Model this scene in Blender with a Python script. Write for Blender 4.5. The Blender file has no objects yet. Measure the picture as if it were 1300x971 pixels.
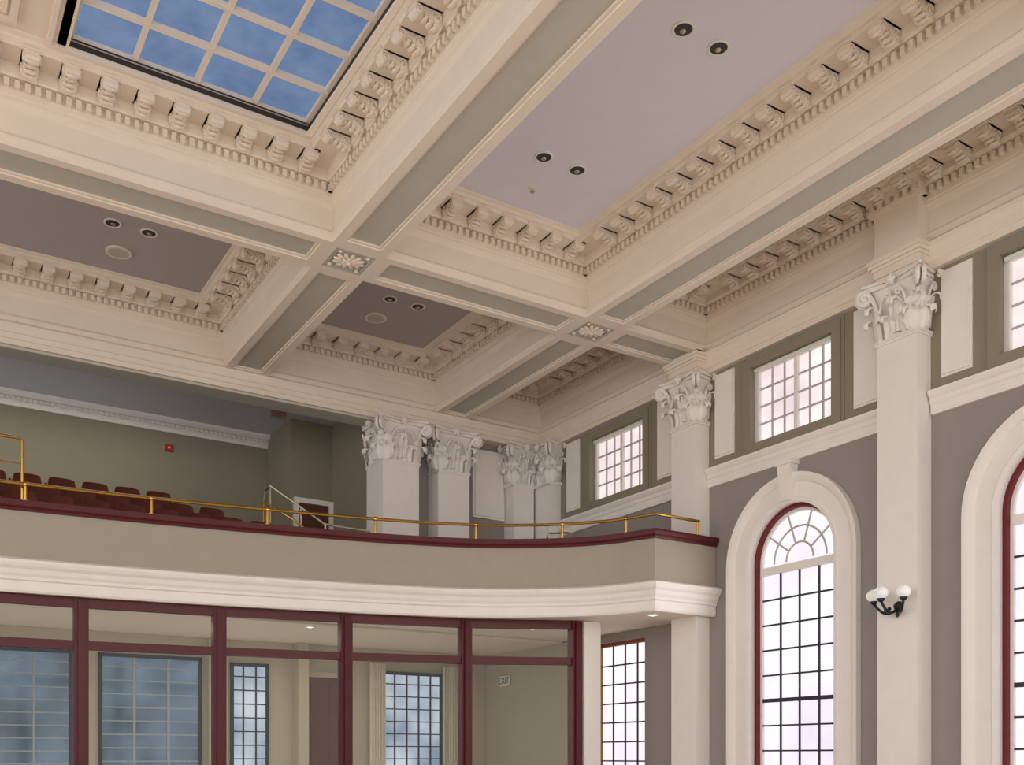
import bpy, bmesh, math, random
from mathutils import Vector, Matrix
random.seed(4)
S = bpy.context.scene
COL = S.collection
try:
    S.view_settings.view_transform = 'Standard'
except Exception: pass
pi = math.pi

# ------------------------------------------------------------ materials
def srgb(r,g,b):
    f=lambda c:((c/255+0.055)/1.055)**2.4 if c/255>0.04045 else c/255/12.92
    return (f(r),f(g),f(b),1)
def mat(name,col,rough=0.6,metal=0.0,noise=0.05,scale=3.0,bump=0.0,emit=None,estr=0,spec=0.3):
    m=bpy.data.materials.new(name); m.use_nodes=True
    nt=m.node_tree; b=nt.nodes['Principled BSDF']
    tc=nt.nodes.new('ShaderNodeTexCoord'); n=nt.nodes.new('ShaderNodeTexNoise')
    n.inputs['Scale'].default_value=scale; n.inputs['Detail'].default_value=4
    nt.links.new(tc.outputs['Object'],n.inputs['Vector'])
    mx=nt.nodes.new('ShaderNodeMix'); mx.data_type='RGBA'
    mx.inputs[6].default_value=tuple(c*(1-noise) for c in col[:3])+(1,)
    mx.inputs[7].default_value=tuple(min(1,c*(1+noise)) for c in col[:3])+(1,)
    nt.links.new(n.outputs['Fac'],mx.inputs[0])
    nt.links.new(mx.outputs[2],b.inputs['Base Color'])
    b.inputs['Roughness'].default_value=rough; b.inputs['Metallic'].default_value=metal
    b.inputs['Specular IOR Level'].default_value=spec
    if bump:
        bp=nt.nodes.new('ShaderNodeBump'); bp.inputs['Strength'].default_value=bump
        bp.inputs['Distance'].default_value=0.01
        nt.links.new(n.outputs['Fac'],bp.inputs['Height']); nt.links.new(bp.outputs[0],b.inputs['Normal'])
    if emit:
        b.inputs['Emission Color'].default_value=emit; b.inputs['Emission Strength'].default_value=estr
    return m
CREAM=mat('cream_plaster',srgb(232,219,204),0.7)
WHITE=mat('white_plaster',srgb(237,231,225),0.65)
GREEN=mat('greygreen_paint',srgb(190,186,175),0.7)
LAV=mat('lavender_ceiling_paint',srgb(222,217,226),0.8,noise=.03)
CEILD=mat('shaded_ceiling_paint',srgb(178,172,172),0.8,noise=.03)  # darker ceiling tone, shade of the far coffers put into the colour
WALLG=mat('grey_wall_paint',srgb(150,143,139),0.75)
OLIVE=mat('olive_wall_paint',srgb(143,135,117),0.75)
PARA=mat('parapet_taupe_paint',srgb(166,157,143),0.7)
RED=mat('mahogany_wood',srgb(84,26,30),0.35,noise=0.2,scale=12)
REDW=mat('window_red_wood',srgb(112,36,44),0.4,noise=0.15,scale=12)
SEATM=mat('seat_wood',srgb(88,38,27),0.35,noise=0.2,scale=9)
ORANGE=mat('orange_wood',srgb(150,90,60),0.4,noise=0.15,scale=9)
BRASS=mat('brass',srgb(200,158,84),0.22,metal=1.0,noise=0.03)
SILV=mat('pale_metal',srgb(190,180,165),0.3,metal=0.9,noise=0.03)
BLACK=mat('black_iron',srgb(28,30,34),0.4)
MUNT=mat('dark_muntin_paint',srgb(52,50,60),0.5)
GLOBE=mat('opal_glass',srgb(235,235,235),0.15,emit=(1,.97,.92,1),estr=0.12)
BEIGE=mat('lobby_beige_paint',srgb(178,168,146),0.7)
FLOORM=mat('wood_floor',srgb(200,182,162),0.4,noise=0.15,scale=6)
CARPET=mat('balcony_carpet',srgb(90,70,66),0.9,noise=0.2,scale=30)
CURT=mat('curtain_cloth',srgb(210,200,178),0.9)
DARK=mat('dark_recess',srgb(60,56,60),0.6)
SIGNW=mat('sign_white',srgb(225,225,215),0.4)
SIGNR=mat('sign_red',srgb(170,50,44),0.5)
SIGNP=mat('sign_pale',srgb(150,140,132),0.5)
DOORM=mat('door_brown_wood',srgb(96,58,44),0.45,noise=0.15,scale=8)
PALEM=mat('reflection_bar',srgb(150,160,168),.5)

def emis(name,c1,c2,s,scale=1.2,gl=.05):
    m=bpy.data.materials.new(name); m.use_nodes=True; nt=m.node_tree
    nt.nodes.clear()
    o=nt.nodes.new('ShaderNodeOutputMaterial'); e=nt.nodes.new('ShaderNodeEmission')
    tc=nt.nodes.new('ShaderNodeTexCoord'); n=nt.nodes.new('ShaderNodeTexNoise'); n.inputs['Scale'].default_value=scale
    r=nt.nodes.new('ShaderNodeValToRGB'); r.color_ramp.elements[0].position=.3; r.color_ramp.elements[1].position=.7
    r.color_ramp.elements[0].color=c1; r.color_ramp.elements[1].color=c2
    nt.links.new(tc.outputs['Object'],n.inputs['Vector']); nt.links.new(n.outputs['Fac'],r.inputs[0])
    nt.links.new(r.outputs[0],e.inputs[0]); e.inputs[1].default_value=s
    g=nt.nodes.new('ShaderNodeBsdfGlossy'); g.inputs['Roughness'].default_value=.1; g.inputs['Color'].default_value=(gl,gl,gl,1)
    a=nt.nodes.new('ShaderNodeAddShader')
    nt.links.new(e.outputs[0],a.inputs[0]); nt.links.new(g.outputs[0],a.inputs[1]); nt.links.new(a.outputs[0],o.inputs[0])
    return m
SKYP=emis('skylight_frosted_blue',srgb(96,118,154),srgb(116,137,170),1.0,3.0,.01)
PANE=emis('daylit_glass',srgb(234,226,238),srgb(255,250,252),1.1,0.7)
PANEW=emis('daylit_shade_glass',srgb(230,214,214),srgb(255,246,240),1.08,1.4)
PANEB=emis('reflection_blue_glass',srgb(52,68,80),srgb(104,126,146),0.85,1.3,.03)
PANEC=emis('lobby_bright_glass',srgb(140,158,182),srgb(225,232,242),0.85,1.2)
def glassmat():
    m=bpy.data.materials.new('clear_glass'); m.use_nodes=True; nt=m.node_tree; nt.nodes.clear()
    o=nt.nodes.new('ShaderNodeOutputMaterial'); t=nt.nodes.new('ShaderNodeBsdfTransparent'); g=nt.nodes.new('ShaderNodeBsdfGlossy')
    t.inputs[0].default_value=(.84,.87,.86,1)
    g.inputs['Roughness'].default_value=.02; f=nt.nodes.new('ShaderNodeFresnel'); f.inputs[0].default_value=1.4
    x=nt.nodes.new('ShaderNodeMixShader'); nt.links.new(f.outputs[0],x.inputs[0]); nt.links.new(t.outputs[0],x.inputs[1]); nt.links.new(g.outputs[0],x.inputs[2]); nt.links.new(x.outputs[0],o.inputs[0])
    return m
GLASS=glassmat()

# ------------------------------------------------------------ helpers
def finish(name,bm,m,parent=None,label=None,category=None,kind=None,group=None,smooth=False,loc=None,recalc=True):
    if recalc: bmesh.ops.recalc_face_normals(bm,faces=bm.faces)
    me=bpy.data.meshes.new(name); bm.to_mesh(me); bm.free()
    if smooth:
        for p in me.polygons: p.use_smooth=True
    me.materials.append(m)
    o=bpy.data.objects.new(name,me); COL.objects.link(o)
    meta(o,parent,label,category,kind,group)
    if loc is not None: o.location=loc
    return o
def meta(o,parent=None,label=None,category=None,kind=None,group=None):
    if parent: o.parent=parent
    if label: o['label']=label
    if category: o['category']=category
    if kind: o['kind']=kind
    if group: o['group']=group
def empty(name,loc=(0,0,0),**k):
    o=bpy.data.objects.new(name,None); COL.objects.link(o); o.location=loc; o.empty_display_size=.1
    meta(o,**k); return o
def box(bm,x0,x1,y0,y1,z0,z1):
    if x0>x1:x0,x1=x1,x0
    if y0>y1:y0,y1=y1,y0
    v=[bm.verts.new(p) for p in [(x0,y0,z0),(x1,y0,z0),(x1,y1,z0),(x0,y1,z0),(x0,y0,z1),(x1,y0,z1),(x1,y1,z1),(x0,y1,z1)]]
    for f in [(0,3,2,1),(4,5,6,7),(0,1,5,4),(1,2,6,5),(2,3,7,6),(3,0,4,7)]:
        bm.faces.new([v[i] for i in f])
def tube(bm,pts,r,seg=8,cap=True,closed=False):
    pts=[Vector(p) for p in pts]; n=len(pts); rings=[]
    rr=r if isinstance(r,(list,tuple)) else [r]*n
    up=None
    for i,p in enumerate(pts):
        if closed: d=(pts[(i+1)%n]-pts[i-1])
        else: d=(pts[min(i+1,n-1)]-pts[max(i-1,0)])
        d.normalize()
        if up is None:
            up=Vector((0,0,1)) if abs(d.z)<.9 else Vector((1,0,0))
        a=d.cross(up)
        if a.length<1e-4: a=d.cross(Vector((0,1,0)))
        a.normalize(); b=a.cross(d); b.normalize(); up=b
        rings.append([bm.verts.new(p+a*math.cos(2*pi*k/seg)*rr[i]+b*math.sin(2*pi*k/seg)*rr[i]) for k in range(seg)])
    rng=range(n) if closed else range(n-1)
    for i in rng:
        A=rings[i];B=rings[(i+1)%n]
        for k in range(seg):
            bm.faces.new([A[k],A[(k+1)%seg],B[(k+1)%seg],B[k]])
    if cap and not closed:
        bm.faces.new(rings[0][::-1]); bm.faces.new(rings[-1])
def ball(bm,c,r,u=14,v=10,sc=(1,1,1)):
    bmesh.ops.create_uvsphere(bm,u_segments=u,v_segments=v,radius=r,matrix=Matrix.Translation(c)@Matrix.Diagonal((sc[0],sc[1],sc[2],1)))
def cyl(bm,c,r,h,seg=24,r2=None):
    bmesh.ops.create_cone(bm,cap_ends=True,segments=seg,radius1=r,radius2=r if r2 is None else r2,depth=h,matrix=Matrix.Translation(c))
def offs(path,o):
    """mitred right-hand offset of an open polyline"""
    out=[]
    n=len(path)
    for i in range(n):
        ns=[]
        if i>0:
            dx,dy=path[i][0]-path[i-1][0],path[i][1]-path[i-1][1]; l=math.hypot(dx,dy); ns.append((dy/l,-dx/l))
        if i<n-1:
            dx,dy=path[i+1][0]-path[i][0],path[i+1][1]-path[i][1]; l=math.hypot(dx,dy); ns.append((dy/l,-dx/l))
        if len(ns)==2:
            mx,my=ns[0][0]+ns[1][0],ns[0][1]+ns[1][1]; l=math.hypot(mx,my); mx/=l;my/=l
            c=mx*ns[0][0]+my*ns[0][1]; k=o/max(c,.35)
        else: mx,my=ns[0];k=o
        out.append((path[i][0]+mx*k,path[i][1]+my*k))
    return out
def sweep(bm,path,prof,closed=True):
    rows=[]
    for o,z in prof:
        rows.append([bm.verts.new((x,y,z)) for x,y in offs(path,o)])
    m=len(prof)
    for j in range(m if closed else m-1):
        A=rows[j];B=rows[(j+1)%m]
        for i in range(len(path)-1):
            bm.faces.new([A[i],A[i+1],B[i+1],B[i]])
    if closed:
        bm.faces.new([r[0] for r in rows]); bm.faces.new([r[-1] for r in rows][::-1])
def catmull(P,n=6):
    out=[]
    for i in range(len(P)-1):
        p0=P[max(i-1,0)];p1=P[i];p2=P[i+1];p3=P[min(i+2,len(P)-1)]
        for k in range(n):
            t=k/n
            out.append(tuple(.5*((2*p1[a])+(-p0[a]+p2[a])*t+(2*p0[a]-5*p1[a]+4*p2[a]-p3[a])*t*t+(-p0[a]+3*p1[a]-3*p2[a]+p3[a])*t**3) for a in range(2)))
    out.append(tuple(P[-1])); return out
def copytree(src,loc,rot=None):
    def cp(o,par):
        c=o.copy(); COL.objects.link(c)
        if par: c.parent=par
        for ch in [x for x in o.children]: cp(ch,c)
        return c
    c=cp(src,None); c.location=loc
    if rot is not None: c.rotation_euler=rot
    return c
TR=[0]
def trimname():
    TR[0]+=1; return 'trim_%d'%TR[0]

# ------------------------------------------------------------ key dimensions (z measured from eye level, shifted at the end)
ZB=6.75; ZC=7.68; ZA=6.42
XW=11.7
HB=.38
BX=[5.30,9.44]; YC=12.52; YBK=17.1
YNEAR=4.16
FL=-1.6

# ------------------------------------------------------------ modillion
bm=bmesh.new()
prof=[(0,0),(.31,0),(.31,-.02),(.315,-.05),(.30,-.085),(.265,-.10),(.225,-.085),(.19,-.065),(.15,-.07),(.10,-.10),(.05,-.135),(0,-.15)]
a=[bm.verts.new((p[0],-.075,p[1])) for p in prof]; b=[bm.verts.new((p[0],.075,p[1])) for p in prof]
n=len(prof)
for i in range(n): bm.faces.new([a[i],a[(i+1)%n],b[(i+1)%n],b[i]])
bm.faces.new(a[::-1]); bm.faces.new(b)
for sy in (-1,1):
    for cx,cz,r in ((.265,-.055,.05),(.06,-.07,.06)):
        pts=[]
        for k in range(16):
            th=k*.55; rr=r*(1-k/18)
            pts.append((cx+rr*math.cos(th),sy*.082,cz+rr*math.sin(th)))
        tube(bm,pts,.012,5)
# acanthus leaf under the bracket
for k in range(5):
    x=.06+.055*k; z=[-.14,-.115,-.085,-.078,-.105][k]
    ball(bm,(x,0,z),.032,8,6,(1.1,1.7 if k<4 else 1.9,.55))
    for sy in (-1,1): ball(bm,(x,sy*.05,z+.008),.022,8,6,(1.2,1,.6))
box(bm,-.01,.34,-.1,.1,0,.02)
MOD=bpy.data.meshes.new('modillion'); bmesh.ops.recalc_face_normals(bm,faces=bm.faces); bm.to_mesh(MOD); bm.free(); MOD.materials.append(CREAM)
def add_mod(par,x,y,z,ang):
    o=bpy.data.objects.new('modillion',MOD); COL.objects.link(o); o.parent=par; o.location=(x,y,z); o.rotation_euler=(0,0,ang)

RINGP=[(-.03,6.80),(.018,6.84),(.018,6.865),(.0,6.88),(-.01,6.90),(-.03,6.91),(-.03,7.18),(-.015,7.2),(0.0,7.24),(.025,7.26),(.025,7.285),(.035,7.30),(.035,7.46),(.10,7.465),(.11,7.49),(.14,7.50),(.14,7.59),(.43,7.59),(.43,7.585),(.455,7.585),(.46,7.63),(.49,7.645),(.51,7.665),(.56,7.68),(.57,7.70)]
def bay(x0,x1,y0,y1,sides=('far','right'),ztop=ZC,label='cream plaster coffer cornice with dentils and scroll brackets'):
    bm=bmesh.new(); rows=[]
    for i,z in RINGP:
        rows.append([bm.verts.new(p) for p in [(x0+i,y0+i,z),(x1-i,y0+i,z),(x1-i,y1-i,z),(x0+i,y1-i,z)]])
    for a,b in zip(rows,rows[1:]):
        for k in range(4): bm.faces.new([a[k],a[(k+1)%4],b[(k+1)%4],b[k]])
    t=finish(trimname(),bm,CREAM,label=label,category='cornice',kind='structure')
    # dentils
    bm=bmesh.new(); i=.035; zz0,zz1=7.36,7.445; dp=.065; sp=.105; w=.055
    if 'far' in sides:
        L=(x1-x0); n=int(L/sp)
        for k in range(n):
            x=x0+.06+k*(L-.12)/(n-1); box(bm,x-w/2,x+w/2,y1-i-dp,y1-i+.01,zz0,zz1)
    if 'right' in sides:
        L=(y1-y0); n=int(L/sp)
        for k in range(n):
            y=y0+.06+k*(L-.12)/(n-1); box(bm,x1-i-dp,x1-i+.01,y-w/2,y+w/2,zz0,zz1)
    d=finish('dentil_course',bm,CREAM,parent=t,kind='stuff')
    z=7.59
    if 'far' in sides:
        L=x1-x0-.9; n=max(2,round(L/.40))
        for k in range(n+1):
            add_mod(t,x0+.45+L*k/n,y1-.14,z,-pi/2)
    if 'right' in sides:
        L=y1-y0-.9; n=max(2,round(L/.40))
        for k in range(n):
            add_mod(t,x1-.14,y0+.45+L*k/n,z,pi)
    return t
def plane_box(name,m,x0,x1,y0,y1,z0,z1,**k):
    bm=bmesh.new(); box(bm,x0,x1,y0,y1,z0,z1); return finish(name,bm,m,**k)

bxs=[(-3.9,4.92),(5.68,9.06),(9.82,11.55)]
near=(YNEAR+HB,YC-HB); far=(YC+HB,YBK)
for (x0,x1) in bxs:
    for ri,(y0,y1) in enumerate((near,far)):
        bay(x0,x1,y0,y1)
        if x0==-3.9 and ri==0: continue
        m=LAV if (ri==0 and x0==5.68) else CEILD
        plane_box('ceiling',m,x0+.5,x1-.5,y0+.5,y1-.5,7.69,7.75,kind='structure',label='smooth painted plaster coffer ceiling panel',category='ceiling')
# skylight bay ceiling around opening
SX0,SX1,SY1,SY0=1.645,4.35,11.57,5.45
bm=bmesh.new()
box(bm,-3.4,SX0-.0,YNEAR+.9,YC-.9,7.69,7.75); box(bm,SX0,4.42,YNEAR+.9,SY0,7.69,7.75)
finish('ceiling',bm,CREAM,kind='structure',label='cream plaster ceiling panel beside the skylight',category='ceiling')
# framed panel mouldings beside the skylight
def frame_mould(bm,x0,x1,y0,y1,z,w=.08,h=.04):
    box(bm,x0,x1,y0,y0+w,z-h,z); box(bm,x0,x1,y1-w,y1,z-h,z); box(bm,x0,x0+w,y0+w,y1-w,z-h,z); box(bm,x1-w,x1,y0+w,y1-w,z-h,z)
bm=bmesh.new(); frame_mould(bm,-2.9,1.12,5.4,11.45,7.69,.07,.05); frame_mould(bm,-2.8,1.02,5.5,11.35,7.69,.04,.03)
frame_mould(bm,SX0-.22,SX1+.1,SY0-.2,SY1+.05,7.69,.05,.04)
finish(trimname(),bm,CREAM,kind='structure',label='cream moulded frame on plaster ceiling',category='moulding')
# skylight
sk=empty('window_1',(0,0,0),kind='structure',label='blue frosted glass skylight with cream grid bars',category='skylight')
bm=bmesh.new(); box(bm,SX0-.02,SX1+.02,SY0-.02,SY1+.02,7.83,7.85); finish('glass_pane',bm,SKYP,parent=sk)
bm=bmesh.new()
nx=4; ny=9
for k in range(1,nx):
    x=SX0+(SX1-SX0)*k/nx; box(bm,x-.026,x+.026,SY0,SY1,7.77,7.83)
for k in range(1,ny):
    y=SY0+(SY1-SY0)*k/ny; box(bm,SX0,SX1,y-.026,y+.026,7.765,7.829)
frame_mould(bm,SX0-.03,SX1+.03,SY0-.03,SY1+.03,7.83,.07,.05)
finish('glazing_bar',bm,CREAM,parent=sk)
bm=bmesh.new(); frame_mould(bm,SX0-.04,SX1+.04,SY0-.04,SY1+.04,7.78,.025,.05)
box(bm,SX0,SX1,SY1-.06,SY1-.045,7.755,7.765)
finish('frame',bm,DARK,parent=sk,label='dark metal edge frame')
bm=bmesh.new(); frame_mould(bm,SX0-.12,SX1+.12,SY0-.12,SY1+.12,7.95,.09,.26); finish('light_shaft',bm,CREAM,parent=sk)

# unseen roof slab above all, added to stop light leaking in
plane_box('ceiling',CEILD,-8,12.3,-6,22,8.1,8.2,kind='structure',label='unseen roof slab closing the hall against light leaks',category='ceiling')

# ------------------------------------------------------------ beams
def beamseg(axis,c,a,b):
    """one beam span with sunk soffit panel"""
    bm=bmesh.new()
    def B(u0,u1,v0,v1,z0,z1):
        if axis=='y': box(bm,c+u0,c+u1,v0,v1,z0,z1)
        else: box(bm,v0,v1,c+u0,c+u1,z0,z1)
    B(-HB,-.25,a,b,ZB,ZB+.08); B(.25,HB,a,b,ZB,ZB+.08)
    B(-.25,.25,a,a+.12,ZB,ZB+.08); B(-.25,.25,b-.12,b,ZB,ZB+.08)
    for s in (-1,1): B(s*.25,s*.215,a+.12,b-.12,ZB+.02,ZB+.06)
    B(-.215,.215,a+.12,a+.155,ZB+.02,ZB+.06); B(-.215,.215,b-.155,b-.12,ZB+.02,ZB+.06)
    B(-.33,.33,a-.02,b+.02,ZB+.07,8.1)
    o=finish('ceiling_beam',bm,CREAM,kind='structure',label='cream plaster ceiling beam with sunk grey soffit panel',category='beam')
    bm=bmesh.new(); B(-.249,.249,a+.1,b-.1,ZB+.045,ZB+.068)
    finish('soffit_panel',bm,GREEN,parent=o,label='grey-green sunk soffit panel')
for x in BX+[-4.28]:
    beamseg('y',x,YNEAR+HB,YC-HB); beamseg('y',x,YC+HB,YBK)
for a,b in ((-3.9,4.92),(5.68,9.06),(9.82,11.5)):
    beamseg('x',YC,a,b)
    beamseg('x',YNEAR,a,b)
# crossings and rosettes
for x in BX:
    for y in (YC,):
        bm=bmesh.new(); box(bm,x-HB+.01,x+HB-.01,y-HB+.01,y+HB-.01,ZB+.04,8.1)
        frame_mould(bm,x-HB,x+HB,y-HB,y+HB,ZB+.09,.10,.09)
        o=finish('ceiling_beam',bm,CREAM,kind='structure',label='square crossing block where two beams meet',category='beam')
        r=empty('ceiling_rosette',(x,y,ZB+.035),label='carved plaster leaf rosette at a beam crossing',category='rosette',group='beam crossing rosettes')
        bm=bmesh.new(); frame_mould(bm,-.27,.27,-.27,.27,.0,.03,.03); box(bm,-.27,.27,-.27,.27,-.005,.01); finish('plate',bm,GREEN,parent=r)
        bm=bmesh.new()
        for k in range(12):
            a=2*pi*k/12
            M=Matrix.Translation((.15*math.cos(a),.12*math.sin(a),-.02))@Matrix.Rotation(a,4,'Z')@Matrix.Diagonal((1.7,.7,.6,1))
            bmesh.ops.create_uvsphere(bm,u_segments=8,v_segments=6,radius=.048,matrix=M)
        for k in range(8):
            a=2*pi*(k+.5)/8
            M=Matrix.Translation((.07*math.cos(a),.06*math.sin(a),-.035))@Matrix.Rotation(a,4,'Z')@Matrix.Diagonal((1.4,.8,.7,1))
            bmesh.ops.create_uvsphere(bm,u_segments=8,v_segments=6,radius=.034,matrix=M)
        for sx in (-1,1):
            for sy in (-1,1): ball(bm,(sx*.2,sy*.2,-.02),.035,8,6,(1,1,.7))
        finish('petal',bm,CREAM,parent=r,smooth=True)
        bm=bmesh.new(); ball(bm,(0,0,-.045),.035); finish('boss',bm,CREAM,parent=r,smooth=True)
for x in BX:
    plane_box('ceiling_beam',CREAM,x-HB,x+HB,YNEAR-HB,YNEAR+HB,ZB,8.1,kind='structure',label='square crossing block where two beams meet',category='beam')

# back entablature beam over the balcony opening
bm=bmesh.new()
path=[(-8,17.7),(11.69,17.7)]
P=[(0,6.44),(.56,6.44),(.56,6.52),(.58,6.53),(.58,6.61),(.60,6.62),(.62,6.66),(.64,6.70),(.64,6.75),(.61,6.77),(.58,6.80),(.55,6.82),(.55,8.1),(0,8.1)]
sweep(bm,path,P)
o=finish('ceiling_beam',bm,CREAM,kind='structure',label='deep cream entablature beam spanning the balcony opening',category='beam')
bm=bmesh.new(); box(bm,-8,7.8,17.2,17.64,6.40,6.445); finish('soffit_panel',bm,GREEN,parent=o)

# ------------------------------------------------------------ right wall
YS=[16.75,12.52,8.34,4.16]
wins=[14.69,10.43,6.25]
RO=.86; ZS=3.05
bm=bmesh.new()
def quad(pts): bm.faces.new([bm.verts.new(p) for p in pts])
X0=XW; X1=XW+.35
def wall_bay(ya,yb,yc,arch=True):
    X=X0
    if arch:
        quad([(X,ya,FL),(X,yc+RO,FL),(X,yc+RO,4.6),(X,ya,4.6)]); quad([(X,yc-RO,FL),(X,yb,FL),(X,yb,4.6),(X,yc-RO,4.6)])
        quad([(X,yc+RO,FL),(X,yc-RO,FL),(X,yc-RO,-.9),(X,yc+RO,-.9)])
        N=24
        for i in range(N):
            a=pi*i/N;b=pi*(i+1)/N
            quad([(X,yc+RO*math.cos(a),ZS+RO*math.sin(a)),(X,yc+RO*math.cos(b),ZS+RO*math.sin(b)),(X,yc+RO*math.cos(b),4.6),(X,yc+RO*math.cos(a),4.6)])
            quad([(X0,yc+RO*math.cos(a),ZS+RO*math.sin(a)),(X0,yc+RO*math.cos(b),ZS+RO*math.sin(b)),(X1,yc+RO*math.cos(b),ZS+RO*math.sin(b)),(X1,yc+RO*math.cos(a),ZS+RO*math.sin(a))])
        for s in (-1,1): quad([(X0,yc+s*RO,-.9),(X0,yc+s*RO,ZS),(X1,yc+s*RO,ZS),(X1,yc+s*RO,-.9)])
        quad([(X0,yc-RO,-.9),(X0,yc+RO,-.9),(X1,yc+RO,-.9),(X1,yc-RO,-.9)])
    else:
        box(bm,X0,X1,yb,ya,2.2,4.6); box(bm,X0,X1,yb,yc-.8,FL,2.2); box(bm,X0,X1,yc+.8,ya,FL,2.2); box(bm,X0,X1,yc-.8,yc+.8,FL,-.9)
    h=.82
    box(bm,X0,X1,yb,yc-h,4.6,6.5); box(bm,X0,X1,yc+h,ya,4.6,6.5); box(bm,X0,X1,yc-h,yc+h,4.6,4.98); box(bm,X0,X1,yc-h,yc+h,6.24,6.5)
wall_bay(21,12.56,14.69,False); wall_bay(12.56,8.34,10.43); wall_bay(8.34,4.16,6.25)
box(bm,X0,X1,-2,4.16,FL,6.5); box(bm,X0,X1,-2,21,6.5,8.1)
finish('wall_right',bm,WALLG,kind='structure',label='tall grey painted wall with arched windows',category='wall')

# clerestory zone: olive surrounds + raised panels
for n,yc in enumerate(wins):
    bm=bmesh.new()
    h=.96
    for (a,b,c,d) in ((yc-h,yc-.80,4.84,6.36),(yc+.80,yc+h,4.84,6.36),(yc-.80,yc+.80,4.84,4.99),(yc-.80,yc+.80,6.22,6.36)):
        box(bm,XW-.06,XW+.02,a,b,c,d)
    for (a,b,c,d) in ((yc-h-.05,yc-h,4.82,6.4),(yc+h,yc+h+.05,4.82,6.4)):
        box(bm,XW-.03,XW+.02,a,b,c,d)
    ya=yc+1.78 if n else yc+1.85
    box(bm,XW-.012,XW+.01,yc+h+.05,ya,4.80,6.43); box(bm,XW-.012,XW+.01,yc-1.78,yc-h-.05,4.80,6.43)  # flat wall fields: the upper wall's different light put into an olive tone
    finish(trimname(),bm,OLIVE,kind='structure',label='olive grey moulded surround of a clerestory window',category='window surround')
    for s in (-1,1):
        c=yc+s*1.40
        bm=bmesh.new(); box(bm,XW-.035,XW-.01,c-.22,c+.22,4.97,6.36); box(bm,XW-.055,XW-.034,c-.19,c+.19,5.0,6.33)
        frame=finish(trimname(),bm,WHITE,kind='structure',label='tall raised white wall panel beside the clerestory window',category='wall panel')
# string course and entablature
bm=bmesh.new()
STR=[(0,4.52),(.05,4.52),(.06,4.56),(.06,4.64),(.08,4.66),(.08,4.72),(.11,4.75),(.13,4.79),(.13,4.82),(0,4.83)]
for ya,yb in ((16.5,12.85),(12.2,8.68),(8.0,4.5)):
    sweep(bm,[(XW,ya),(XW,yb)],STR)
finish(trimname(),bm,WHITE,kind='structure',label='white moulded string course between arched and upper windows',category='moulding')
bm=bmesh.new()
ENT=[(0,6.42),(.10,6.42),(.10,6.50),(.12,6.51),(.12,6.60),(.14,6.62),(.18,6.68),(.20,6.70),(.20,6.74),(.16,6.78),(.11,6.80),(.11,8.05),(0,8.05)]
sweep(bm,[(XW,17.14),(XW,-2)],ENT)
finish(trimname(),bm,CREAM,kind='structure',label='cream entablature along the window wall',category='entablature')
# ressauts above pilasters
for y in YS[1:]:
    bm=bmesh.new()
    top=7.36 if y!=12.52 else 6.80
    for (e,z0,z1) in ((0,6.42,6.50),(.02,6.50,6.60),(.04,6.60,6.64),(.07,6.64,6.69),(.09,6.69,6.74),(.05,6.74,6.78),(.01,6.78,top)):
        box(bm,XW-.31-e,XW-.02,y-.33-e,y+.33+e,z0,z1)
    if y!=12.52:
        box(bm,XW-.40,XW,y-.40,y+.40,7.36,7.40); box(bm,XW-.36,XW,y-.38,y+.38,7.40,7.48); box(bm,XW-.52,XW,y-.46,y+.46,7.56,7.64); box(bm,XW-.40,XW,y-.41,y+.41,7.48,7.56)
        for k in range(6): box(bm,XW-.42,XW-.36,y-.36+k*.13,y-.30+k*.13,7.40,7.47)
    finish(trimname(),bm,CREAM,kind='structure',label='entablature block projecting above a pilaster',category='entablature')

# ------------------------------------------------------------ Corinthian capital
def leaf(bm,org,n,w,h,rc=.05,rows=11,cols=7):
    n=Vector((n[0],n[1],0)).normalized(); tg=Vector((-n.y,n.x,0)); g=[]
    for j in range(rows):
        t=j/(rows-1)
        if t<.66: o=.01+.05*(t/.66)**2; z=h*(t/.66)*.86
        else:
            a=(t-.66)/.34*pi*1.15; o=.06+rc*(1-math.cos(a)); z=h*.86+rc*math.sin(a)
        wt=w*(.6+.4*math.sin(pi*min(1,t*1.15)))*(1+.2*abs(math.sin(t*4.2*pi)))
        if t>.66: wt*=1-.5*(t-.66)/.34
        row=[]
        for i in range(cols):
            s=-1+2*i/(cols-1)
            oo=o-.03*s*s+.012*math.cos(3*pi*s)
            row.append(bm.verts.new(Vector(org)+tg*(s*wt/2)+n*oo+Vector((0,0,z-.035*abs(s)*t))))
        g.append(row)
    for j in range(rows-1):
        for i in range(cols-1): bm.faces.new([g[j][i],g[j][i+1],g[j+1][i+1],g[j+1][i]])
def volute(bm,org,n,z0,z1,reach,r0,tr,turns=2.0):
    n=Vector((n[0],n[1],0)).normalized(); org=Vector(org); pts=[];rad=[]
    cz=z1-r0; co=reach-r0*.4
    for k in range(5):
        t=k/5; o=co*(t**1.8)*.9; pts.append(org+n*o+Vector((0,0,z0+(z1-z0)*(t**.8)))); rad.append(tr*(.7+.3*t))
    N=int(14*turns)
    for k in range(N):
        th=pi/2-2*pi*turns*k/N; r=r0*(1-.85*k/N); pts.append(org+n*(co+r*math.cos(th))+Vector((0,0,cz+r*math.sin(th)))); rad.append(tr*(1-.4*k/N))
    tube(bm,pts,rad,6)
    ball(bm,org+n*co+Vector((0,0,cz)),r0*.3,8,6)
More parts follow.
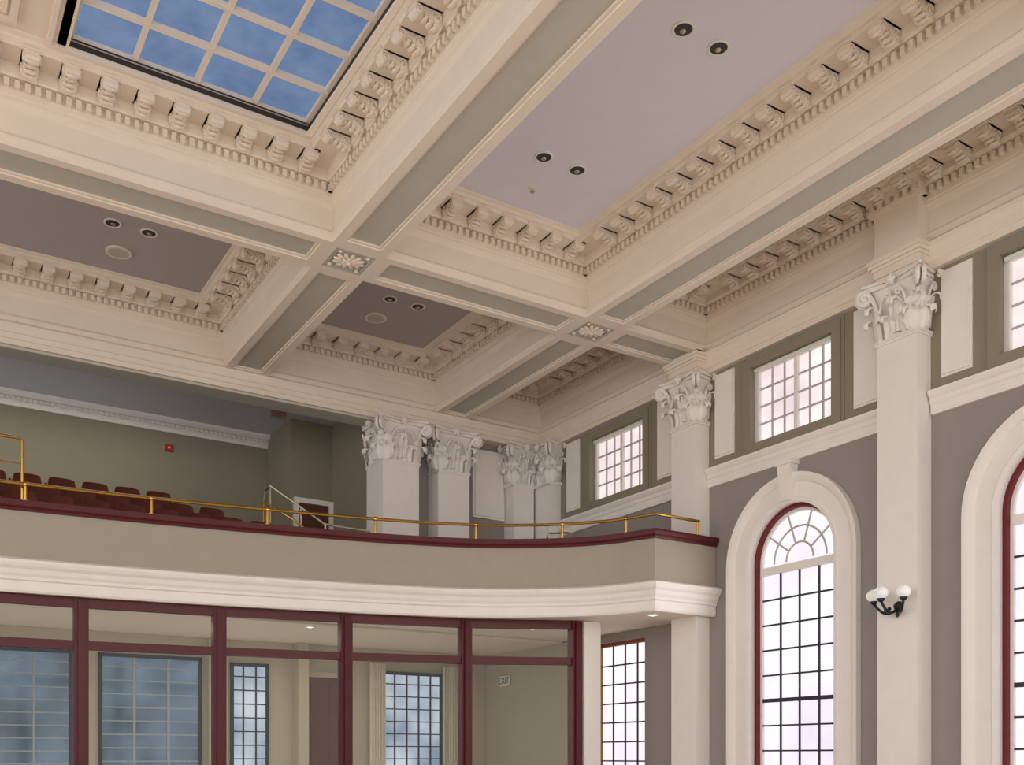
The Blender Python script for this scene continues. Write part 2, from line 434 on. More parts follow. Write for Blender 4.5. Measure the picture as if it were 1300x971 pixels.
def capital_bm(a,H=.85):
    bm=bmesh.new()
    for z0,z1,e in ((0,.03,.02),(.03,.06,.035)):
        box(bm,-a-e,a+e,-a-e,a+e,z0,z1)
    prev=None
    for k in range(9):
        t=k/8; hw=a-.03+.07*t**2.2; z=.06+t*.70
        c=[bm.verts.new((sx*hw,sy*hw,z)) for sx,sy in ((-1,-1),(1,-1),(1,1),(-1,1))]
        if prev:
            for q in range(4): bm.faces.new([prev[q],prev[(q+1)%4],c[(q+1)%4],c[q]])
        prev=c
    bm.faces.new(prev)
    for n in ((1,0),(-1,0),(0,1),(0,-1)):
        tg=(-n[1],n[0])
        for s in (-.5,.5):
            leaf(bm,(n[0]*a+tg[0]*s*a*1.1,n[1]*a+tg[1]*s*a*1.1,.05),n,a*.9,.30,.06)
        leaf(bm,(n[0]*(a+.0),n[1]*(a+.0),.12),n,a*.85,.44,.07)
        for s in (-1,1):
            pts=[];c0=Vector((n[0]*(a+.09),n[1]*(a+.09),.62)); tv=Vector((tg[0],tg[1],0))
            for k in range(6):
                t=k/6; pts.append(c0+tv*s*(.2-.10*t*t)*a/.31+Vector((0,0,-.22+.27*t)))
            for k in range(20):
                th=pi/2+ 2*pi*1.4*k/20; r=.055*(1-.8*k/20)
                pts.append(c0+tv*s*(.085*a/.31+r*math.cos(th)*1.0)*1+Vector((0,0,r*math.sin(th))))
            tube(bm,pts,.016,5)
        ball(bm,(n[0]*(a+.14),n[1]*(a+.14),.79),.06,10,8,(1,1,.9))
        for k in range(5):
            th=2*pi*k/5; tv=Vector((tg[0],tg[1],0))
            ball(bm,Vector((n[0]*(a+.14),n[1]*(a+.14),.79))+tv*.055*math.cos(th)+Vector((0,0,.055*math.sin(th))),.028,7,5)
    for n in ((1,1),(-1,1),(1,-1),(-1,-1)):
        leaf(bm,(n[0]*a*.97,n[1]*a*.97,.05),n,a*.95,.31,.065)
        leaf(bm,(n[0]*a*.97,n[1]*a*.97,.16),n,a*.8,.40,.06)
        nn=Vector((n[0],n[1],0)).normalized(); tv=Vector((-nn.y,nn.x,0))
        for s in (-1,1):
            volute(bm,Vector((n[0]*a,n[1]*a,0))+tv*s*.04,n,.36,.77,.21,.105,.034,1.8)
    return bm
def abacus_bm(a):
    bm=bmesh.new()
    for z0,z1,e in ((.755,.80,.0),(.80,.815,-.015),(.815,.849,.02)):
        loop=[]
        c=a+.14+e; N=8
        for q in range(4):
            R=Matrix.Rotation(q*pi/2,3,'Z')
            for k in range(N+1):
                t=-1+2*k/N
                y=t*(c-.02); x=c-.09*(1-t*t)
                loop.append(R@Vector((x,y,0)))
        lo=[bm.verts.new((p.x,p.y,z0)) for p in loop]; hi=[bm.verts.new((p.x,p.y,z1)) for p in loop]; n=len(loop)
        for i in range(n): bm.faces.new([lo[i],lo[(i+1)%n],hi[(i+1)%n],hi[i]])
        bm.faces.new(lo[::-1]); bm.faces.new(hi)
    return bm
def cut(bm,co,no):
    bmesh.ops.bisect_plane(bm,geom=bm.verts[:]+bm.edges[:]+bm.faces[:],plane_co=co,plane_no=no,clear_outer=True)
def pilaster(cx,cy,a,hx,hy,zbase,cutp=None,label='white Corinthian pilaster against grey wall'):
    p=empty('pilaster',(cx,cy,zbase),label=label,category='pilaster',group='Corinthian pilasters of the hall')
    zc=5.57-zbase
    bm=bmesh.new(); box(bm,-hx,hx,-hy,hy,0,zc+.01)
    if cutp: cut(bm,cutp[0],cutp[1])
    finish('shaft',bm,WHITE,parent=p)
    b=capital_bm(a)
    if cutp: cut(b,cutp[0],cutp[1])
    c=finish('capital',b,WHITE,parent=p,loc=(0,0,zc))
    b=abacus_bm(a)
    if cutp: cut(b,cutp[0],cutp[1])
    finish('abacus',b,WHITE,parent=c)
    bm=bmesh.new(); box(bm,-hx-.06,hx+.06,-hy-.06,hy+.06,0,.12); box(bm,-hx-.03,hx+.03,-hy-.03,hy+.03,.12,.22)
    if cutp: cut(bm,cutp[0],cutp[1])
    finish('base',bm,WHITE,parent=p)
    return p
for y in (12.52,8.34,4.16):
    pilaster(11.4+.31,y,.31,.31,.31,FL,((-.012,0,0),(1,0,0)))
BF=2.76
pilaster(11.4+.31,16.82,.29,.31,.27,BF,((-.012,0,0),(1,0,0)),label='white Corinthian corner pilaster on the window side')
pilaster(11.10,17.32,.27,.24,.3,BF,((0,.1,0),(0,1,0)),label='white Corinthian corner pilaster on the end wall')
pilaster(9.42,17.31,.33,.35,.33,BF,((0,.11,0),(0,1,0)),label='white Corinthian pilaster on the balcony end wall')
pilaster(8.24,17.30,.37,.38,.37,BF,((0,.38,0),(0,1,0)),label='white square Corinthian pier at the balcony opening')

# end wall pieces at balcony
plane_box('wall_back',WALLG,8.84,XW,17.43,17.65,BF,6.5,kind='structure',label='grey end wall between balcony pilasters',category='wall')
bm=bmesh.new(); box(bm,10.08,10.84,17.37,17.43,4.9,6.3); box(bm,10.12,10.80,17.345,17.37,4.94,6.26)
finish(trimname(),bm,WHITE,kind='structure',label='raised white wall panel between corner pilasters',category='wall panel')
plane_box('wall_side',OLIVE,8.05,8.9,17.70,20.2,BF,7.12,kind='structure',label='olive grey wall return behind the balcony pier',category='wall')
plane_box('wall_side',OLIVE,7.12,8.2,19.9,21.4,BF,7.12,kind='structure',label='olive grey wall return beside balcony seats',category='wall')
plane_box('wall_rear',OLIVE,-8,8,21.4,21.6,BF,7.3,kind='structure',label='olive green-grey rear wall of the balcony',category='wall')
plane_box('ceiling',mat('pale_blue_ceiling',srgb(196,200,206),.8),-8,8.7,17.69,21.45,7.1,7.3,kind='structure',label='pale blue-grey ceiling above balcony seats',category='ceiling')
bm=bmesh.new()
sweep(bm,[(-8,21.4),(7.12,21.4)],[(0,6.84),(.04,6.84),(.05,6.90),(.08,6.92),(.08,7.0),(.14,7.01),(.2,7.05),(.22,7.1),(0,7.1)])
for k in range(150):
    x=-7.9+k*.1; box(bm,x,x+.055,21.26,21.33,6.93,6.99)
finish(trimname(),bm,WHITE,kind='structure',label='white dentil cornice on the rear balcony wall',category='cornice')
bm=bmesh.new(); sweep(bm,[(7.12,21.4),(7.12,19.9),(8.05,19.9),(8.05,17.7)],[(0,BF+1.5),(.03,BF+1.5),(.04,BF+1.62),(0,BF+1.64)])
finish(trimname(),bm,WHITE,kind='structure',label='white chair rail moulding',category='moulding')
d=empty('door_1',(7.62,19.88,3.4),kind='structure',label='dark door in white frame beside balcony steps',category='door')
bm=bmesh.new(); box(bm,-.34,.34,-.0,.03,0,1.95); finish('door',bm,DOORM,parent=d)
bm=bmesh.new(); box(bm,-.44,-.34,-.05,.03,0,2.05); box(bm,.34,.43,-.05,.03,0,2.05); box(bm,-.34,.34,-.05,.03,1.95,2.05); finish('frame',bm,WHITE,parent=d)
bm=bmesh.new(); ball(bm,(-.26,-.03,.95),.03); finish('handle',bm,BRASS,parent=d)

# ------------------------------------------------------------ arched windows
def arch_sweep(bm,yc,zs,zb,prof,sgn_x=1,N=28):
    rows=[]
    for r,x in prof:
        row=[(x,yc+r,zb)]
        for i in range(N+1):
            a=pi*i/N; row.append((x,yc+r*math.cos(a),zs+r*math.sin(a)))
        row.append((x,yc-r,zb)); rows.append([bm.verts.new(p) for p in row])
    m=len(prof)
    for j in range(m):
        A=rows[j];B=rows[(j+1)%m]
        for i in range(len(A)-1): bm.faces.new([A[i],A[i+1],B[i+1],B[i]])
    bm.faces.new([r[0] for r in rows]); bm.faces.new([r[-1] for r in rows][::-1])
WN=[1]
def wname(): WN[0]+=1; return 'window_%d'%WN[0]
for yc in wins[1:]:
    bm=bmesh.new()
    arch_sweep(bm,yc,ZS,-.9,[(.84,XW+.02),(.84,XW-.05),(.90,XW-.06),(.92,XW-.04),(1.14,XW-.04),(1.16,XW-.07),(1.22,XW-.10),(1.28,XW-.11),(1.28,XW+.0)])
    arch_sweep(bm,yc,ZS,-.9,[(.862,XW+.0),(.85,XW+.0),(.85,XW+.30),(.862,XW+.30)])
    t=finish(trimname(),bm,WHITE,kind='structure',label='white moulded archivolt around arched window',category='archivolt')
    bm=bmesh.new()
    vs=[]
    for x in (XW-.17,XW):
        for (w,z) in ((.08,ZS+.86),(.13,4.45)):
            vs.append([bm.verts.new((x,yc-w,z)),bm.verts.new((x,yc+w,z))])
    a,b,c,dd=vs
    for f in ((a[0],a[1],b[1],b[0]),(c[0],dd[0],dd[1],c[1]),(a[0],b[0],dd[0],c[0]),(a[1],c[1],dd[1],b[1]),(b[0],b[1],dd[1],dd[0]),(a[0],c[0],c[1],a[1])): bm.faces.new(f)
    box(bm,XW-.20,XW,yc-.16,yc+.16,4.45,4.52)
    finish('keystone',bm,WHITE,parent=t)
    bm=bmesh.new()
    arch_sweep(bm,yc,ZS,-.9,[(.851,XW+.09),(.79,XW+.09),(.79,XW+.16),(.851,XW+.16)])
    w=finish(wname(),bm,REDW,kind='structure',label='tall round-arched window with mahogany frame and dark glazing bars',category='window')
    bm=bmesh.new(); XG=XW+.2
    arch_sweep(bm,yc,ZS,-.9,[(.80,XG-.04),(.745,XG-.04),(.745,XG+.03),(.80,XG+.03)])
    box(bm,XG-.06,XG+.02,yc-.76,yc+.76,ZS-.16,ZS-.04)
    finish('frame',bm,WHITE,parent=w,label='white inner window frame and transom')
    bm=bmesh.new()
    for k in range(1,4+1):
        a=pi*k/5; c_,s_=math.cos(a),math.sin(a)
        tube(bm,[(XG-.01,yc+.27*c_,ZS+.27*s_),(XG-.01,yc+.76*c_,ZS+.76*s_)],.016,5)
    for r in (.27,.52):
        tube(bm,[(XG-.01,yc+r*math.cos(pi*i/16),ZS+r*math.sin(pi*i/16)) for i in range(17)],.016,5)
    finish('fan_bar',bm,GREEN,parent=w)
    bm=bmesh.new()
    for k in range(1,4):
        y=yc-.76+1.52*k/4; box(bm,XG-.025,XG,y-.013,y+.013,-.9,ZS-.12)
    z=ZS-.16-.40; i=0
    while z>-.9:
        t_=.03 if i==4 else .013
        box(bm,XG-.03,XG,yc-.76,yc+.76,z-t_,z+t_); z-=.40; i+=1
    finish('muntin',bm,MUNT,parent=w)
    bm=bmesh.new(); loop=[(XG+.01,yc+.78,-.9)]+[(XG+.01,yc+.78*math.cos(pi*i/28),ZS+.78*math.sin(pi*i/28)) for i in range(29)]+[(XG+.01,yc-.78,-.9)]
    bm.faces.new([bm.verts.new(p) for p in loop]); finish('glass_pane',bm,PANE,parent=w)
def rect_window(yc,hw,z0,z1,fm,mm,pm,cols,rows,label,mid=True,xg=XW+.2,shade=False,mw=.013):
    bm=bmesh.new()
    for (a,b,c,d_) in ((yc-hw,yc-hw+.07,z0,z1),(yc+hw-.07,yc+hw,z0,z1),(yc-hw+.07,yc+hw-.07,z0,z0+.07),(yc-hw+.07,yc+hw-.07,z1-.07,z1)):
        box(bm,xg-.06,xg+.04,a,b,c,d_)
    if mid: box(bm,xg-.05,xg+.02,yc-.03,yc+.03,z0+.07,z1-.07)
    w=finish(wname(),bm,fm,kind='structure',label=label,category='window')
    bm=bmesh.new()
    for k in range(1,cols):
        y=yc-hw+.07+(2*hw-.14)*k/cols; box(bm,xg-.02,xg+.005,y-mw,y+mw,z0+.07,z1-.07)
    for k in range(1,rows):
        z=z0+.07+(z1-z0-.14)*k/rows; box(bm,xg-.021,xg+.004,yc-hw+.07,yc+hw-.07,z-mw,z+mw)
    finish('muntin',bm,mm,parent=w)
    bm=bmesh.new(); box(bm,xg+.01,xg+.02,yc-hw+.05,yc+hw-.05,z0+.05,z1-.05); finish('glass_pane',bm,pm,parent=w)
    if shade:
        bm=bmesh.new(); tube(bm,[(xg-.09,yc-hw+.03,z1-.05),(xg-.09,yc+hw-.03,z1-.05)],.035,10); finish('roller_shade',bm,SIGNW,parent=w)
    return w
w=rect_window(14.69,.8,-.9,2.2,ORANGE,MUNT,PANE,4,8,'tall window with orange-brown wood frame below balcony',mid=False)
bm=bmesh.new(); box(bm,XW+.0,XW+.2,15.40,15.485,-.9,2.2); box(bm,XW-.03,XW+.0,15.36,15.6,-.9,2.25); finish('casing',bm,ORANGE,parent=w)
MU2=mat('pale_muntin',srgb(196,186,190),.5)
for yc in wins:
    rect_window(yc,.82,4.98,6.24,WHITE,MU2,PANEW,6,4,'white clerestory window with grid of small panes',shade=True,xg=XW+.14)

# ------------------------------------------------------------ balcony
half=[(0.5,15.62),(1.33,15.58),(3.3,15.40),(5.28,15.07),(6.9,14.73),(8.31,14.25),(9.32,13.60),(9.98,12.9),(10.36,12.05)]
front=catmull(half,6)
left=[(1-x,y) for x,y in front if 0.5<x<6.5][::-1]
PF=left+front
PF2=PF+[(XW-.01,12.05)]
bm=bmesh.new(); sweep(bm,PF2,[(0,2.8),(0,3.52),(-.12,3.52),(-.12,2.8)])
finish('wall_balcony',bm,PARA,kind='structure',label='curved taupe balcony parapet',category='balcony wall')
bm=bmesh.new(); sweep(bm,PF2,[(-.16,3.50),(.03,3.50),(.04,3.53),(.07,3.56),(.08,3.60),(.08,3.64),(-.18,3.64)])
finish(trimname(),bm,RED,kind='structure',label='mahogany red wooden cap rail on curved balcony',category='balcony cap')
bm=bmesh.new(); sweep(bm,PF2,[(-.1,2.34),(-.02,2.34),(0,2.37),(.0,2.50),(.03,2.52),(.03,2.56),(.06,2.60),(.08,2.66),(.12,2.70),(.14,2.74),(.14,2.78),(.11,2.80),(.03,2.83),(-.1,2.83)])
finish(trimname(),bm,WHITE,kind='structure',label='white moulded cornice along the curved balcony edge',category='cornice')
bm=bmesh.new()
inn=offs(PF2,-.05)
loop=[(x,y) for x,y in inn]+[(XW-.01,17.6),(8.7,21.3),(inn[0][0],21.3)]
loop[len(inn)-1]=(XW-.01,inn[-1][1])
lo=[bm.verts.new((x,y,2.35)) for x,y in loop]; hi=[bm.verts.new((x,y,BF)) for x,y in loop]
f1=bm.faces.new(lo[::-1]); f2=bm.faces.new(hi)
for i in range(len(loop)): bm.faces.new([lo[i],lo[(i+1)%len(loop)],hi[(i+1)%len(loop)],hi[i]])
bmesh.ops.triangulate(bm,faces=[f1,f2])
finish('floor',bm,CREAM,kind='structure',label='balcony slab with cream soffit',category='floor')
DZ=.05
for i,(y0,z) in enumerate(((16.75,3.35),(17.65,3.70),(18.55,4.10),(19.45,4.45))):
    plane_box('floor',CARPET,-5,6.1 ,y0,y0+.9 if i<3 else 21.38,BF,z+DZ,kind='structure',label='carpeted balcony seating step',category='step')
# seats
seat=empty('theater_seat',(0,0,0),label='dark red-brown wooden theatre seat in balcony row',category='seat',group='balcony theatre seats')
bm=bmesh.new()
g=[]
for j in range(6):
    t=j/5; row=[]
    for i in range(7):
        s=-1+2*i/6; row.append((s*.235*(1-.12*max(0,t-.7)/.3*abs(s)),.17+.05*t-.03*s*s,.36+.50*t-.03*max(0,t-.75)*4*abs(s)**3))
    g.append(row)
A=[[bm.verts.new(p) for p in r] for r in g]; B=[[bm.verts.new((p[0],p[1]+.03,p[2])) for p in r] for r in g]
for j in range(5):
    for i in range(6):
        bm.faces.new([A[j][i],A[j][i+1],A[j+1][i+1],A[j+1][i]]); bm.faces.new([B[j][i+1],B[j][i],B[j+1][i],B[j+1][i+1]])
for i in range(6):
    bm.faces.new([A[5][i],A[5][i+1],B[5][i+1],B[5][i]]); bm.faces.new([A[0][i+1],A[0][i],B[0][i],B[0][i+1]])
for j in range(5):
    bm.faces.new([A[j][0],A[j+1][0],B[j+1][0],B[j][0]]); bm.faces.new([A[j+1][6],A[j][6],B[j][6],B[j+1][6]])
finish('backrest',bm,SEATM,parent=seat)
bm=bmesh.new(); box(bm,-.22,.22,-.2,.17,.40,.44); finish('seat',bm,SEATM,parent=seat)
for s in (-1,1):
    bm=bmesh.new(); box(bm,s*.25-.02,s*.25+.02,-.2,.2,.60,.63); finish('armrest',bm,SEATM,parent=seat)
    bm=bmesh.new(); box(bm,s*.25-.015,s*.25+.015,-.12,.18,0,.6); finish('leg',bm,BLACK,parent=seat)
first=True
for (yr,z,xe,n) in ((17.25,3.35,6.0,12),(18.15,3.70,5.35,10),(19.05,4.10,4.6,9)):
    for k in range(n):
        loc=(xe-.3-k*.56,yr,z+DZ)
        if first: seat.location=loc; first=False
        else: copytree(seat,loc)
# brass railing
RP=offs(PF,-.05)
def at_x(xv):
    for a,b in zip(RP,RP[1:]):
        if a[0]<=xv<=b[0]:
            t=(xv-a[0])/(b[0]-a[0]); return (xv,a[1]+t*(b[1]-a[1]))
rail=empty('brass_railing',(0,0,0),label='polished brass rail with posts on the balcony cap',category='railing')
bm=bmesh.new()
pts=[(x,y,3.90) for x,y in RP if x>-2]+[(10.5,12.08,3.9),(XW-.34,12.1,3.9)]
tube(bm,pts,.026,8); finish('rail',bm,BRASS,parent=rail)
for xv in (-.2,1.65,3.35,5.05,6.75,8.35,9.55,10.3):
    x,y=at_x(min(xv,10.2))
    bm=bmesh.new(); tube(bm,[(x,y,3.64),(x,y,3.9)],.022,8); cyl(bm,(x,y,3.65),.055,.03,14); ball(bm,(x,y,3.9),.038,10,8); finish('post',bm,BRASS,parent=rail)
bm=bmesh.new(); x,y=XW-.38,12.1; tube(bm,[(x,y,3.64),(x,y,3.9)],.022,8); cyl(bm,(x,y,3.65),.055,.03,14); finish('post',bm,BRASS,parent=rail)
r2=empty('brass_aisle_railing',(0,0,0),label='tall brass safety railing at balcony aisle end',category='railing')
bm=bmesh.new(); x,y=at_x(1.62); tube(bm,[(-2,y+.1,4.58),(x-.06,y+.1,4.58),(x,y+.1,4.54),(x,y+.1,3.64)],.024,8)
tube(bm,[(-2,y+.1,4.22),(x,y+.1,4.22)],.014,8); finish('rail',bm,BRASS,parent=r2)
def handrail(name,pts,posts,m,label):
    h=empty(name,(0,0,0),label=label,category='handrail')
    bm=bmesh.new(); tube(bm,pts,.022,8); finish('rail',bm,m,parent=h)
    for p,z in posts:
        bm=bmesh.new(); tube(bm,[(p[0],p[1],z),p],.02,8); finish('post',bm,m,parent=h)
handrail('stair_handrail',[(6.25,19.2,4.45),(6.25,18.9,5.22),(6.25,18.6,5.25),(6.5,17.6,4.65),(6.7,16.9,4.22),(7.6,16.9,4.2)],[((6.25,18.6,5.25),3.5),((6.5,17.6,4.65),BF),((6.7,16.9,4.22),BF),((7.6,16.9,4.2),BF)],SILV,'pale metal handrail beside the balcony steps')
handrail('stair_handrail',[(6.15,18.7,4.95),(6.35,17.6,4.4),(6.55,16.9,3.95)],[((6.15,18.7,4.95),3.5)],BRASS,'thin brass handrail beside the balcony steps')
handrail('stair_handrail',[(10.7,15.9,3.9),(10.75,15.6,4.3),(10.9,15.2,4.25),(11.1,14.6,3.95)],[((10.75,15.6,4.3),BF),((11.1,14.6,3.95),BF)],SILV,'short pale metal handrail by the window wall')

# ------------------------------------------------------------ glazed screen below balcony
M=[(-1.5,15.83),(.43,15.86),(2.40,15.73),(4.37,15.48),(6.34,15.12),(8.32,14.62),(10.05,13.80)]
screen=empty('glazed_screen',(0,0,0),label='mahogany framed glass partition below the curved balcony',category='glass partition')
for (x,y) in M:
    bm=bmesh.new(); box(bm,x-.10,x+.10,y-.08,y+.08,FL,2.34); box(bm,x-.05,x+.05,y-.11,y-.08,FL,2.3); finish('mullion',bm,RED,parent=screen)
for z0,z1 in ((2.2,2.34),(1.58,1.71),(FL,FL+.3)):
    bm=bmesh.new(); sweep(bm,M,[(-.05,z0),(.06,z0),(.06,z1),(-.05,z1)]); finish('transom',bm,RED,parent=screen)
for a,b in zip(M,M[1:]):
    for z0,z1 in ((1.71,2.2),(FL+.3,1.58)):
        bm=bmesh.new(); bm.faces.new([bm.verts.new(p) for p in ((a[0],a[1],z0),(b[0],b[1],z0),(b[0],b[1],z1),(a[0],a[1],z1))]); finish('glass_pane',bm,GLASS,parent=screen)
plane_box('wall_pier',WHITE,10.17,10.52,13.68,13.98,FL,2.34,kind='structure',label='white pier at the end of the glazed screen',category='pier')
# lobby
plane_box('wall_lobby',BEIGE,-3,XW-.06,19.5,19.7,FL,2.32,kind='structure',label='beige lobby back wall behind the glass',category='wall')
plane_box('wall_lobby_side',BEIGE,XW-.05,XW-.005,15.75,19.68,FL,2.32,kind='structure',label='beige lobby side wall',category='wall')
plane_box('ceiling',CREAM,-3,XW-.06,16.4,19.6,2.31,2.345,kind='structure',label='cream lobby ceiling',category='ceiling')
bm=bmesh.new(); sweep(bm,[(-3,19.5),(XW-.06,19.5)],[(0,2.1),(.04,2.12),(.10,2.22),(.14,2.305),(0,2.305)])
box(bm,7.0,7.22,19.1,19.5,FL,2.305); box(bm,5.25,5.6,19.25,19.5,FL,2.305)
finish(trimname(),bm,BEIGE,kind='structure',label='lobby cornice and shallow wall piers',category='moulding')
def lob_window(x0,x1,z1,c,r,lab,mm,pm,thick=.015):
    bm=bmesh.new(); y=19.5
    for a,b,cc,d_ in ((x0,x0+.06,-.6,z1),(x1-.06,x1,-.6,z1),(x0,x1,-.6,-.53),(x0,x1,z1-.07,z1)): box(bm,a,b,y-.06,y,cc,d_)
    w=finish(wname(),bm,BLACK,kind='structure',label=lab,category='window')
    bm=bmesh.new()
    for k in range(1,c): x=x0+(x1-x0)*k/c; box(bm,x-thick,x+thick,y-.045,y-.01,-.6,z1-.07)
    for k in range(1,r): z=-.6+(z1+.6)*k/r; box(bm,x0+.06,x1-.06,y-.044,y-.011,z-.012,z+.012)
    finish('muntin',bm,mm,parent=w)
    bm=bmesh.new(); box(bm,x0+.02,x1-.02,y-.012,y-.002,-.6,z1-.02); finish('glass_pane',bm,pm,parent=w)
lob_window(.9,2.83,1.95,3,11,'dark framed blue-grey panes with pale bars standing in for window reflections',PALEM,PANEB)  # added panes and bars imitate windows reflected in the left screen glass
lob_window(3.28,5.16,1.93,3,10,'dark framed blue-grey panes with pale bars standing in for window reflections',PALEM,PANEB,.025)  # second added set of panes imitating reflected windows
lob_window(5.73,6.5,1.87,3,9,'narrow dark framed lobby window',BLACK,PANEC)
lob_window(9.03,10.49,1.85,5,9,'dark framed lobby window between curtains',BLACK,PANEC)
for cx in (8.85,10.62):
    bm=bmesh.new(); N=24; lo=[];hi=[]
    for i in range(N+1):
        x=cx-.18+.36*i/N; y=19.34+.04*math.sin(i*1.5); lo.append(bm.verts.new((x,y,-1.2))); hi.append(bm.verts.new((x,y,2.0)))
    for i in range(N): bm.faces.new([lo[i],lo[i+1],hi[i+1],hi[i]])
    finish('curtain',bm,CURT,label='cream pleated curtain hanging beside lobby window',category='curtain',group='lobby curtains',smooth=True)
d=empty('door_2',(7.75,19.5,FL),kind='structure',label='tall brown wooden lobby door with panels',category='door')
bm=bmesh.new(); box(bm,-.4,.4,-.04,0,0,3.25)
for z0,z1 in ((.2,1.2),(1.4,2.3),(2.45,3.1)):
    for s in (-.2,.2): box(bm,s-.14,s+.14,-.055,-.04,z0,z1)
finish('door',bm,DOORM,parent=d)
bm=bmesh.new(); box(bm,-.5,-.4,-.06,0,0,3.35); box(bm,.4,.5,-.06,0,0,3.35); box(bm,-.5,.5,-.06,0,3.25,3.36); finish('frame',bm,BEIGE,parent=d)
bm=bmesh.new(); ball(bm,(-.32,-.08,1.05),.035); finish('handle',bm,BRASS,parent=d)
def exit_sign(loc,rot,w,h,label,tm,bmx=SIGNW):
    e=empty('exit_sign',loc,label=label,category='sign'); e.rotation_euler=rot
    bm=bmesh.new(); box(bm,-w/2,w/2,-.02,.02,-h/2,h/2); finish('sign_box',bm,bmx,parent=e)
    cu=bpy.data.curves.new('lettering','FONT'); cu.body='EXIT'; cu.size=h*.95; cu.align_x='CENTER'; cu.align_y='CENTER'; cu.extrude=.002
    t=bpy.data.objects.new('lettering_curve',cu); COL.objects.link(t)
    bpy.context.view_layer.update()
    me=bpy.data.meshes.new_from_object(t.evaluated_get(bpy.context.evaluated_depsgraph_get()))
    bpy.data.objects.remove(t)
    me.materials.clear(); me.materials.append(tm)
    t=bpy.data.objects.new('lettering',me); COL.objects.link(t)
    t.parent=e; t.location=(0,-.024,0); t.rotation_euler=(pi/2,0,0)
    return e
exit_sign((11.61,18.6,1.68),(0,0,-pi/2),.42,.22,'EXIT sign with dark letters on lobby wall',BLACK)
e=exit_sign((6.55,19.0,6.80),(0,0,0),.32,.15,'pale EXIT sign with red letters below balcony ceiling',SIGNR,SIGNP)
bm=bmesh.new(); tube(bm,[(0,0,.07),(0,0,.30)],.008,6); finish('hanger',bm,SIGNP,parent=e)
fa=empty('fire_alarm',(4.99,21.4,6.5),label='small red fire alarm strobe on rear wall',category='alarm')
bm=bmesh.new(); box(bm,-.08,.08,-.05,.0,-.06,.08); finish('housing',bm,SIGNR,parent=fa)
bm=bmesh.new(); ball(bm,(0,-.055,.01),.025); finish('strobe_lens',bm,SIGNW,parent=fa)

# ------------------------------------------------------------ sconce
sc=empty('sconce',(11.385,8.3,2.0),label='black iron sconce with three white globes on pilaster',category='wall lamp')
bm=bmesh.new(); cyl(bm,(0,0,0),.07,.02); bmesh.ops.rotate(bm,verts=bm.verts,matrix=Matrix.Rotation(pi/2,3,'Y')); ball(bm,(-.04,0,0),.045); ball(bm,(-.03,0,-.1),.025,10,8,(1,1,2)); finish('backplate',bm,BLACK,parent=sc)
for (gx,gy) in ((-.2,-.24),(-.34,0),(-.2,.22)):
    bm=bmesh.new()
    pts=[]
    for k in range(9):
        t=k/8; pts.append((-.03+gx*t,gy*t,-.03-.10*math.sin(pi*t)+.07*t))
    tube(bm,pts,.018,7); cyl(bm,(pts[-1][0],pts[-1][1],.055),.03,.04,12,.055)
    sp=[(pts[4][0]+.035*(1-k/14)*math.cos(k*.7),pts[4][1],pts[4][2]+.04+.035*(1-k/14)*math.sin(k*.7)) for k in range(12)]
    tube(bm,sp,.010,5); finish('arm',bm,BLACK,parent=sc,smooth=True)
    bm=bmesh.new(); ball(bm,(-.03+gx,gy,.15),.095,20,14,(1,1,.92)); finish('globe',bm,GLOBE,parent=sc,smooth=True)

# ------------------------------------------------------------ ceiling fittings
def downlight(x,y,r=.105,z=7.69,rm=None):
    e=empty('recessed_downlight',(x,y,z),label='round recessed downlight in coffer ceiling' if z>5 else 'round recessed downlight in balcony soffit',category='ceiling light',group='recessed ceiling downlights' if z>5 else 'balcony soffit downlights')
    bm=bmesh.new(); N=28; pr=[(r+.018,0),(r+.018,-.012),(r,-.016),(r-.008,-.012),(r-.01,-.002)]
    rows=[[bm.verts.new((a*math.cos(2*pi*k/N),a*math.sin(2*pi*k/N),zz)) for k in range(N)] for a,zz in pr]
    for A,B in zip(rows,rows[1:]):
        for k in range(N): bm.faces.new([A[k],A[(k+1)%N],B[(k+1)%N],B[k]])
    finish('trim_ring',bm,SIGNW,parent=e)
    bm=bmesh.new(); cyl(bm,(0,0,-.004),r-.005,.006,28); finish('reflector',bm,rm or DARK,parent=e)
    bm=bmesh.new(); ball(bm,(.01,.02,-.012),.035,12,8,(1,1,.4)); finish('bulb',bm,rm or SILV,parent=e)
for x,y in ((7.09,7.79),(7.60,7.79),(7.09,10.41),(7.62,10.41),(7.11,15.03),(7.63,15.03),(2.72,15.03),(3.22,15.03)): downlight(x,y)
LIT=mat('lit_downlight_lens',srgb(240,232,215),.4,emit=(1,.93,.8,1),estr=1.0)
for x,y,zz in ((10.7,12.5,2.35),(9.97,15.0,2.35),(6.33,16.7,2.31)): downlight(x,y,.09,zz,LIT)
for x,y in ((7.2,15.8),(2.95,15.85)):
    e=empty('ceiling_speaker',(x,y,7.69),label='flat round pale ceiling speaker',category='speaker',group='ceiling speakers')
    bm=bmesh.new(); cyl(bm,(0,0,-.01),.19,.02,32); finish('rim',bm,SIGNW,parent=e)
    bm=bmesh.new(); cyl(bm,(0,0,-.022),.15,.006,32); finish('grille',bm,GREEN,parent=e)
e=empty('sprinkler_head',(7.35,11.07,7.69),label='small round white ceiling sprinkler head',category='sprinkler')
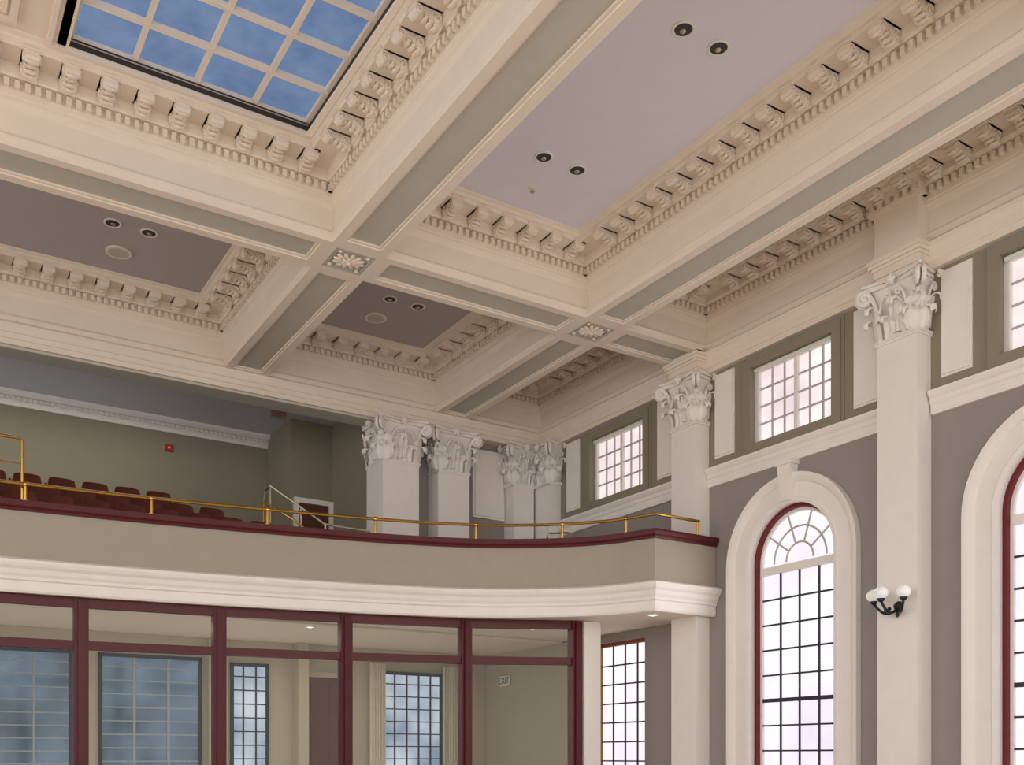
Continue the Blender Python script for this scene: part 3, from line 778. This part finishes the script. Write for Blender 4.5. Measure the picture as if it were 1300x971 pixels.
bm=bmesh.new(); cyl(bm,(0,0,-.006),.055,.012,20); finish('escutcheon',bm,SIGNW,parent=e)
bm=bmesh.new(); cyl(bm,(0,0,-.03),.012,.05,10); cyl(bm,(0,0,-.055),.03,.006,14); finish('nozzle',bm,SILV,parent=e)

# ------------------------------------------------------------ floor
plane_box('floor',FLOORM,-12,XW+.3,-8,21.5,FL-.1,FL,kind='structure',label='wooden hall floor',category='floor')

# ------------------------------------------------------------ lights
def area(name,loc,rot,sx,sy,power,col):
    l=bpy.data.lights.new(name,'AREA'); l.shape='RECTANGLE'; l.size=sx; l.size_y=sy; l.energy=power; l.color=col
    o=bpy.data.objects.new(name,l); COL.objects.link(o); o.location=loc; o.rotation_euler=rot; return o
area('lobby_lamp',(6,17.5,2.25),(0,0,0),5,1.2,40,(1,.92,.8))
area('lobby_soffit_fill',(5,17.6,-1.3),(pi,0,0),9,2,50,(1,.93,.82))  # added fill from below to brighten the dark lobby soffit, no visible fixture
area('balcony_fill',(2,19.8,7.0),(0,0,0),6,1,34,(1,.95,.85))  # added fill brightening the rear balcony area, no visible fixture
area('balcony_ceiling_fill',(1,20.6,5.0),(pi,0,0),7,.4,9,(.92,.96,1))  # added upward fill to lift the balcony ceiling, no visible fixture
# daylight spilling in through the tall arched windows
for yc in wins[1:]:
    area('window_daylight',(XW-.15,yc,1.6),(0,-pi/2-.0,0),3.6,1.4,40,(.98,.95,1)).rotation_euler=(0,pi/2,0)
W=bpy.data.worlds.new('world'); S.world=W; W.use_nodes=True
bg=W.node_tree.nodes['Background']; bg.inputs[0].default_value=(1,.97,.945,1); bg.inputs[1].default_value=2.05

# lift so that the floor is z=0
for o in list(COL.objects):
    if o.parent is None: o.location.z+=1.6
cam=bpy.data.cameras.new('camera'); co=bpy.data.objects.new('camera',cam); COL.objects.link(co)
cam.sensor_width=36; cam.lens=1246/1300*36; cam.shift_y=474.5/1300; cam.clip_end=200
co.location=(0,0,1.6); co.rotation_euler=(pi/2,0,-math.radians(32.4)); S.camera=co
